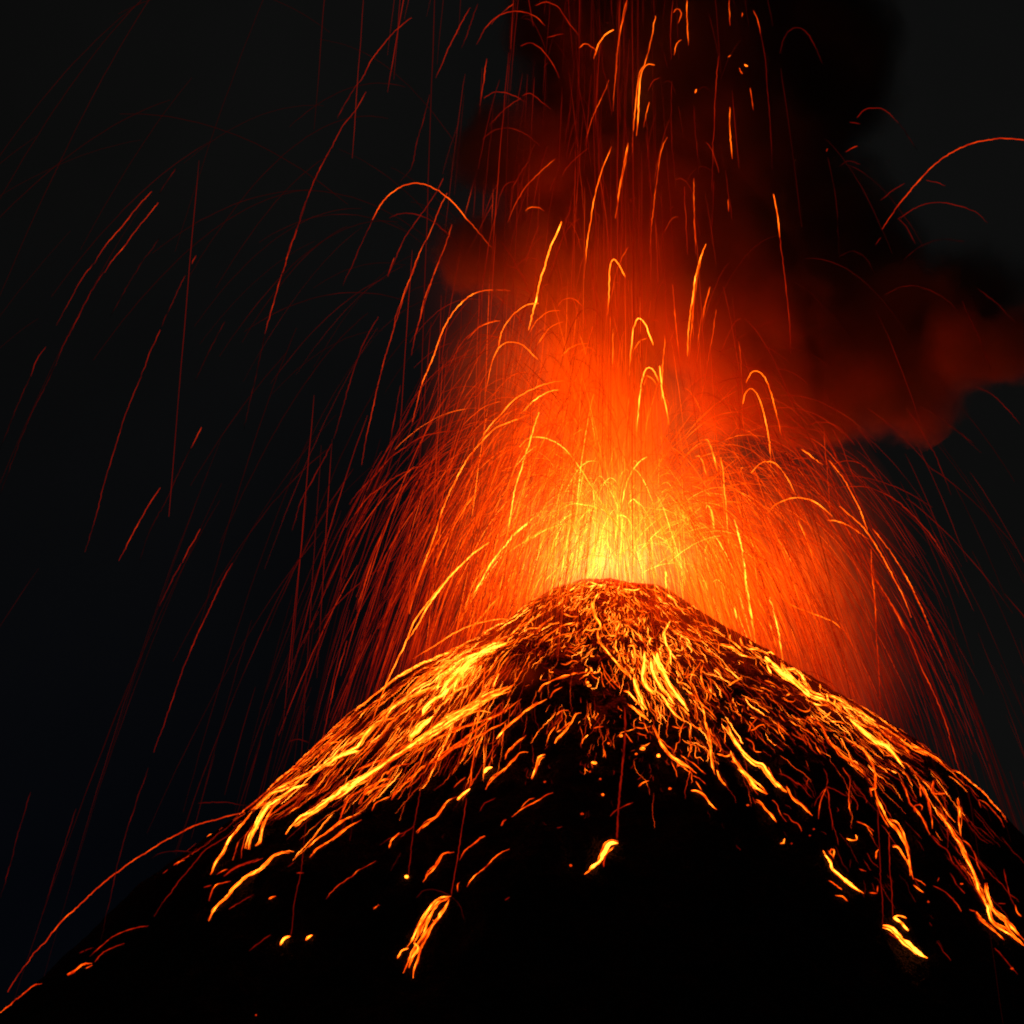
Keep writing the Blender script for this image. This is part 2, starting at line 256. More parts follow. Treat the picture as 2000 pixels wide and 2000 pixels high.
STREAMS = parse("""
a 9.5 4: 1045,290 1090,300 1130,310 1165,300 1230,310;1130,285 1180,295 1220,300;1250,305 1290,315;1340,320 1380,330 1430,330 1450,320;1770,425 1800,428 1820,412
a 8 3: 1480,320 1540,335 1610,345;965,318 1000,330;940,370 980,345 1040,355 1060,330;880,350 930,320 965,315
a 9.5 5: 1615,352 1650,375 1690,410;1150,400 1150,440 1165,490 1190,530 1205,580;1185,350 1165,385 1150,420;1300,590 1310,560 1330,520
a 8.5 3: 1120,380 1150,385 1180,360 1210,335;965,480 990,490 1020,500 1060,500;1255,440 1285,420 1310,410;1310,345 1340,350 1370,370 1400,365;1380,420 1370,470 1380,510 1395,530;1480,500 1470,540 1440,580 1450,620 1475,660 1490,690
a 7.5 3: 1055,370 1035,410 1045,440 1020,460;1010,480 1020,450 1030,420;1400,440 1420,410;1210,480 1240,500 1235,460 1260,440;1280,650 1300,620 1320,600;1440,520 1460,490 1490,480 1520,465;1680,580 1690,620 1720,670 1740,730 1775,810
a 10 5: 1635,525 1615,570 1600,610 1615,680 1635,720 1650,800;1620,690 1650,740 1675,765
a 9 4: 1185,580 1185,640 1210,680 1260,740 1310,790 1360,850 1400,890;1300,640 1295,700 1330,740 1360,760;1410,670 1420,720 1400,770;1340,740 1360,790 1400,820 1420,860;1370,680 1420,680
a 10 7: 1480,720 1475,800 1465,870 1480,930 1520,970 1550,995;1510,760 1520,830 1550,900 1590,960 1640,1010 1670,1050;1555,720 1560,770 1600,830 1640,860;1410,880 1430,950 1460,1030 1495,1085
a 10.5 8: 1525,715 1550,770 1570,810 1610,870 1640,930 1680,980 1720,1040 1755,1090
a 9.5 5: 1600,890 1630,960 1670,1000 1705,1020;1540,960 1580,990 1620,1040 1665,1060;1345,960 1380,970 1420,1020 1480,1080
a 9 4: 1370,1045 1420,1080 1460,1120 1505,1150;1590,1020 1640,1070 1680,1120 1735,1160;1700,1060 1730,1090 1755,1125;1770,1170 1800,1195 1830,1205
a 7.5 3: 1500,1050 1540,1090 1590,1130;1205,780 1230,840 1280,910 1340,960;1225,820 1220,860 1270,920 1300,950;1100,600 1125,610 1135,640
a 8 3: 1730,890 1770,860 1800,830 1820,800 1835,770;1745,890 1780,950 1800,1010 1850,1060;1825,800 1840,900 1850,950;1890,880 1895,960 1890,1030;1840,790 1830,860 1850,930 1870,990 1860,1040;1760,900 1800,970 1830,1040 1880,1080 1930,1140;1885,1200 1900,1240 1925,1250
a 9 5: 1850,1130 1870,1200 1890,1290 1895,1330 1905,1420 1920,1490;1530,1180 1560,1250 1595,1310 1640,1370 1700,1410 1760,1450 1800,1485;1830,1040 1850,1100 1855,1160
a 7.5 3: 1705,1370 1750,1400 1800,1430 1860,1490;1560,1260 1620,1310 1680,1350;1650,1190 1700,1200 1740,1185;1420,1190 1470,1200 1500,1190;1440,1160 1480,1170 1500,1230;1430,1230 1490,1250;1345,1200 1360,1240 1400,1290;1780,1500 1830,1520 1860,1550;1800,1530 1840,1590
a 8.5 4: 1455,1305 1480,1310 1510,1290;1440,1565 1470,1540 1505,1525;1770,1590 1810,1595 1850,1620 1900,1680 1932,1710
a 7.5 3: 970,610 1010,620;980,710 1020,720 1050,740;950,790 990,790 1020,770 1060,780;1000,690 1050,690;980,740 1020,750;1040,850 1060,860 1090,850 1140,855 1190,850;1140,860 1160,880 1190,890;880,1010 900,970 930,950 960,940
a 8 3.5: 810,970 840,930 900,900 960,880 1020,860 1060,850;920,1115 950,1085 1000,1080;930,1225 970,1190 1010,1160;860,1290 880,1230 920,1190;590,1390 620,1340 680,1290 730,1240
a 9 5: 545,1265 590,1210 650,1160 700,1120 760,1070 820,1030 860,1010
a 8.7 4: 915,1295 940,1260 980,1210 1020,1160 1050,1110 1080,1105;1085,1295 1090,1270 1120,1240;480,1585 510,1530 560,1490 610,1450 640,1410 700,1360 745,1355;770,1520 800,1450 820,1390 855,1365
a 10.5 9: 465,1480 490,1455 520,1445;300,1650 340,1610 380,1580
a 7 3: 500,1450 510,1410 545,1365;280,1575 310,1540 350,1505;645,1760 700,1710 800,1660 860,1620 900,1600;700,1700 740,1650 785,1635;575,1810 590,1785 610,1775;1155,1200 1180,1190 1220,1190;400,1930 440,1890 475,1875
a 8 3.5: 45,1855 100,1800 170,1750 210,1700 240,1660 300,1630
a 4 2.5: 440,1720 470,1670 540,1640
a 8 3: 650,605 690,600 720,585 770,570 820,560 850,520;710,440 750,420 800,410;600,640 650,590 720,520 770,450;740,540 800,500 860,450;850,650 900,630 960,610 1050,595 1090,565;830,660 880,610 950,560 1040,530
a 10.5 11: 610,660 560,680 500,705 440,735 400,760
a 10.3 8: 580,665 480,710 400,740 330,760;500,700 400,770 330,830 250,870;380,770 300,850 220,940 180,990;80,1120 100,1070 150,1020 200,990 260,940
a 10 5: 400,760 350,810 320,860 290,920 270,1010;350,800 340,860 330,950;300,790 230,850 180,930 170,960;440,740 380,800 310,900 290,960
a 8.5 3.5: 420,760 400,850 370,920 360,1010;350,840 290,950 240,1050;310,860 250,970 220,1060;150,1030 160,1090 160,1110;0,1000 60,980 120,950 170,935;0,960 50,900 110,860 180,850 250,800
a 10.3 8: 0,1265 50,1200 100,1160 150,1120
a 10 6: 0,830 60,800 130,760 200,730 275,712
a 9 5: 0,1340 100,1270 200,1210 330,1130 430,1090 510,1095
a 9.3 7: 0,1300 80,1250 180,1180 300,1110 400,1070 500,1000 600,960 660,920;200,1150 300,1100 420,1030 500,980 620,940
a 7.6 4: 0,1380 100,1310 240,1230 400,1170 600,1090 700,1010;100,1460 150,1400 260,1330 380,1240 500,1150 620,1080;0,1520 60,1460 100,1440;130,1450 200,1380 300,1310 450,1240 520,1200 620,1150
c 8 4: 1100,705 1150,675 1220,650 1260,640;1440,520 1500,500 1550,485;1360,720 1390,670 1440,620 1500,580 1560,560;830,1025 870,990 920,950 1010,910;880,1050 920,1000 970,970 1020,965
c 9 5: 1085,775 1120,740 1150,700 1200,670 1250,640;1210,690 1230,660;1205,845 1250,800 1330,750 1400,710 1470,680 1530,660;1075,950 1130,920 1180,880 1230,850 1320,830;600,1185 640,1150 690,1120 740,1110 785,1110
c 10 7: 1250,640 1320,600 1400,560 1480,520 1560,490 1615,475
c 10.3 8: 1380,960 1400,930 1440,890 1480,850 1500,825
c 9.2 7: 540,1320 600,1270 650,1230 720,1190 800,1150 870,1120 940,1080 1000,1040 1060,1010 1110,980 1140,930 1200,870 1260,820
c 10.2 8: 940,1090 990,1050 1060,1020 1110,1010
c 6.5 3: 600,1185 560,1210 500,1250 460,1280;780,1080 830,1060 880,1020;1000,910 1040,870 1090,820;470,1590 480,1520 500,1470 540,1400;425,1600 440,1550 460,1500;620,1370 640,1330 660,1290
c 10.2 7: 505,1540 520,1480 550,1420 600,1330 640,1290 700,1250 760,1210 830,1190
c 9 5: 550,1525 575,1500 580,1450 600,1400 640,1320 680,1280;310,1680 330,1620 370,1560 400,1500 440,1450 490,1390 530,1340;530,1330 590,1290 640,1240 700,1220 780,1190
c 9.8 7: 710,1460 740,1420 790,1370 850,1340 920,1290 980,1250 1050,1200 1130,1160 1200,1110 1280,1060 1350,1010 1420,990
c 9 5: 760,1420 820,1370 900,1320 960,1280
c 10.5 10: 950,1280 1000,1240 1070,1190 1140,1150 1210,1100
c 9.5 7: 1210,1100 1300,1040 1390,980 1480,920 1560,880 1680,800 1800,740 1930,660
c 7.6 3.5: 1090,1120 1180,1080 1260,1050;1280,1275 1320,1220 1390,1160 1450,1100 1480,1080;1500,1080 1560,1050 1620,1000 1700,960 1800,900;1110,1300 1140,1230 1180,1200 1240,1170 1330,1165;1130,1250 1200,1210 1290,1180;1170,1330 1200,1290 1270,1260;1260,1140 1300,1100 1380,1080;1000,1390 1030,1310 1060,1260 1150,1210
c 8 4: 835,1530 890,1480 960,1430 1000,1400 1060,1370 1120,1350;840,1585 880,1540 960,1490 1050,1420 1120,1380;1270,1535 1290,1490 1330,1460;1455,1720 1480,1670 1520,1630 1560,1570 1620,1555
c 4 2.5: 1220,1520 1270,1485 1350,1450 1400,1420;410,1870 470,1820 540,1790
c 9.2 6: 290,1925 330,1860 390,1800 440,1740 500,1690 560,1660 610,1620 660,1570 720,1555 755,1553
c 7 3: 295,1820 320,1760 360,1725 415,1712;340,1680 370,1660 400,1650;1640,1770 1640,1730 1650,1722;1690,1745 1720,1700 1780,1650 1830,1590 1870,1560 1920,1545;1650,1600 1680,1550 1720,1520 1760,1480 1785,1470;1875,1415 1885,1390 1900,1380;1185,1865 1215,1840
c 5.5 4: 380,1690 430,1650 500,1620 590,1590;270,1745 310,1735;770,1670 810,1668
c 5.5 2.5: 925,1810 960,1770 1030,1710 1070,1690 1110,1650 1200,1605
c 8 6: 620,1810 640,1800 660,1795
d 7 4: 0,1315 40,1260 80,1220 130,1190 180,1170 225,1160
d 5.5 3: 480,1015 520,980 570,940 640,900 720,865 800,845;510,1045 550,1000 600,970 670,945;880,570 905,548
d 8 5: 365,1118 410,1090 450,1060 495,1050
d 7 4: 465,1080 495,1060;935,525 965,505 995,493
d 9.3 7: 1510,955 1530,920 1565,905;1650,930 1660,915 1685,900
d 3.5 3: 1340,985 1390,945 1460,900;430,1000 470,980 505,973
e 9 6: 500,828 450,835 410,860 370,910 340,960 310,1020 290,1070 270,1105
e 8.5 4.5: 490,840 440,860 400,910 370,970 350,1030 330,1040;490,850 460,900 430,950 390,1000 370,1050 340,1110 320,1170 300,1220 295,1270;400,960 415,965 380,1010 340,1060 300,1120 270,1180 245,1245;380,900 350,970 320,1050 300,1080
e 9.3 6: 270,1105 235,1120 210,1165;300,1080 320,1110 290,1150 270,1215
e 11 11: 1400,540 1370,538 1345,550 1325,590 1300,640 1260,670 1245,690
e 9 5: 1250,690 1218,710
e 7 5: 1380,560 1340,600 1320,640 1318,670
e 5 3: 1355,395 1400,360 1480,320;80,895 115,875;790,850 815,835
f 9.2 6: 135,0 200,60 230,110 300,150 320,160;310,0 350,70 390,110 440,155
f 8.5 5: 440,115 470,180 500,210 550,250 605,295;245,203 275,215 320,270 380,335
f 6.5 3: 205,90 230,130 265,165;350,200 380,230 410,300 435,340;420,285 450,300 470,340 510,360 530,400;1010,740 1010,780;895,635 940,650
f 9.3 7: 400,475 420,470 425,445
f 8.5 4.5: 820,437 850,450 880,450 875,420;1005,570 1005,530 1020,515
f 10.3 7: 665,523 690,560 715,590 730,635 780,680 830,725 880,760 925,785
f 7.5 4: 960,783 1010,787;700,520 730,550 740,570;705,540 720,510 735,515 730,560;705,705 740,735 785,768;745,797 790,805 828,832
f 11 11: 1045,995 1090,1010 1130,1045 1170,1080 1210,1110 1240,1145 1290,1175 1325,1195
f 6 4: 1080,1040 1120,1065 1150,1080
f 9.5 7: 1110,943 1140,960 1180,1000 1205,1025
f 8.5 4: 1110,943 1150,930 1195,940
f 8.3 4.5: 975,180 965,130 995,125 1000,50 975,0;990,130 1010,200 1050,280 1080,330 1120,370 1160,430 1200,530 1220,640 1235,700;1080,325 1130,340 1160,380 1185,460 1200,560;1105,488 1135,490 1170,540 1210,600 1230,680;1235,735 1270,765 1300,785
f 7 3: 880,335 930,360 985,400;1230,690 1270,710 1310,745;1000,200 1040,300 1080,370;790,0 835,60 840,100 825,180 830,250 840,300;690,118 660,190 645,260 640,320
f 4.5 3: 695,118 710,200 730,390;690,118 740,140 820,180;690,118 695,60 680,0;690,120 640,180 610,240
f 7.3 4: 1155,90 1190,150 1210,220 1250,260 1300,330 1340,420;1250,280 1240,240 1280,225 1295,240 1285,265;1285,100 1280,180;1285,110 1320,180 1340,260 1360,380;1360,80 1360,150 1440,160 1450,155
f 4.5 3: 1440,160 1435,230 1450,350 1455,500;1465,660 1500,720 1560,790;1340,420 1400,490 1450,530 1480,600;1745,1135 1790,1180 1850,1250 1890,1300;1770,850 1815,855;1810,635 1845,790 1880,870;1360,740 1420,770
f 9.2 6: 1385,262 1440,340 1490,420 1530,480 1570,570 1610,650 1650,760 1700,870 1730,960 1800,1020 1860,1070 1930,1120;1690,725 1705,800 1740,890 1800,940 1860,1000 1930,1090
f 8.3 4: 1515,190 1525,240 1530,430;1740,965 1830,1020 1880,1060;1800,940 1850,1030 1932,1110
f 6.3 3: 1525,240 1560,300 1580,340;1530,440 1580,470 1620,540 1650,620 1680,700;1400,760 1450,800 1500,850 1540,900;1590,885 1630,900;1650,200 1700,230 1760,290 1810,370;1390,715 1400,690;1640,200 1660,250
f 8.3 5: 1630,905 1660,950 1710,990 1750,1025 1805,1083
f 7.5 4: 1880,860 1885,910 1915,935
f 8.3 4.5: 1480,20 1540,30 1600,70 1660,120 1720,200 1780,270 1830,340
b 9 5: 75,450 80,480 120,520 170,555;150,470 160,510 190,530 250,540 300,565;20,510 90,530 160,575 220,590;205,485 220,520
b 10.4 8: 300,590 330,620 380,650 400,665;400,610 410,660 430,690 470,730 520,770 580,820 650,850 700,870;330,620 400,680 460,730 520,780
b 10 6: 300,600 320,650 345,695;300,570 340,560 365,545;440,660 500,680 540,720 580,780 620,820 680,850;690,820 700,870 740,890 780,930;745,855 740,890
b 9 5: 520,720 530,770 590,820;650,760 650,800;765,870 780,910;700,830 780,860 850,910 920,950 990,1030;870,910 930,950 1000,1000
b 10.2 7: 820,960 850,1000 900,1040 950,1080 1000,1120 1060,1150 1100,1190 1150,1250 1185,1290
b 8.3 4.5: 870,960 890,1010 940,1030 990,1035;1000,1010 1080,1050 1150,1100 1200,1140 1270,1160 1350,1210 1410,1250 1450,1300;1180,1130 1185,1110 1200,1100;1190,1130 1220,1160 1250,1180 1330,1210
b 7.3 3.5: 1020,1050 1070,1090 1120,1130 1200,1180 1220,1220;1140,1130 1180,1160 1220,1190;1060,1210 1120,1210
b 9 4.5: 600,875 640,890 700,890;660,970 690,960 715,935;720,990 760,1000 805,1010;70,770 110,745 160,715;435,830 460,820
b 7.3 3.5: 500,910 540,930 580,925 585,900;555,1030 570,970 620,980 660,1030 690,1100 740,1160 800,1220 850,1250 900,1300 960,1370;560,1040 590,1070 600,1080;590,990 640,1000 680,1050 730,1060;300,740 350,750 400,790 450,800;410,850 450,870 490,870 500,855;385,1000 390,1050 430,1115;390,950 420,990 430,1000
b 8 4: 850,1150 880,1145 920,1170 960,1230 990,1300 995,1370 975,1410
b 6.3 3: 800,1060 820,1110 850,1140;40,670 80,645;170,850 200,840;200,1060 220,1010 250,970;500,1100 540,1110 570,1140;620,1150 660,1200;120,1100 150,1130
b 10 7: 70,1025 100,1090 140,1150 190,1210 240,1250 290,1270 330,1330 370,1380 440,1440
b 9 5: 90,1180 110,1230 150,1290 180,1320 220,1360 280,1400 320,1450;0,1300 20,1350 55,1400;0,1200 60,1220 90,1200
b 7.3 3.5: 215,1060 260,1030 290,1020 300,1040;180,1100 230,1130 240,1180 280,1190;90,1240 140,1270 170,1310
b 4.5 2.5: 390,1330 440,1340 500,1380 560,1430;400,1330 470,1350 510,1400
""")
BLOCKS = parse("""
a 9.3 9: 1465,1330;1565,1375;1160,1420
a 8.7 7: 1825,1207;1120,915;1330,1250;1130,935
a 7.5 6: 1425,1365;1250,1297;1690,1435;1637,1582;1215,1620
a 6 5: 850,1540;1200,1522;1135,1475;1085,1740
e 10.3 9: 260,728
e 7 5: 1145,667
d 6 4: 1380,1335
f 6.5 5: 195,238;1857,1265;1330,845;1540,732
f 5 4: 610,388;585,428;470,478
""")
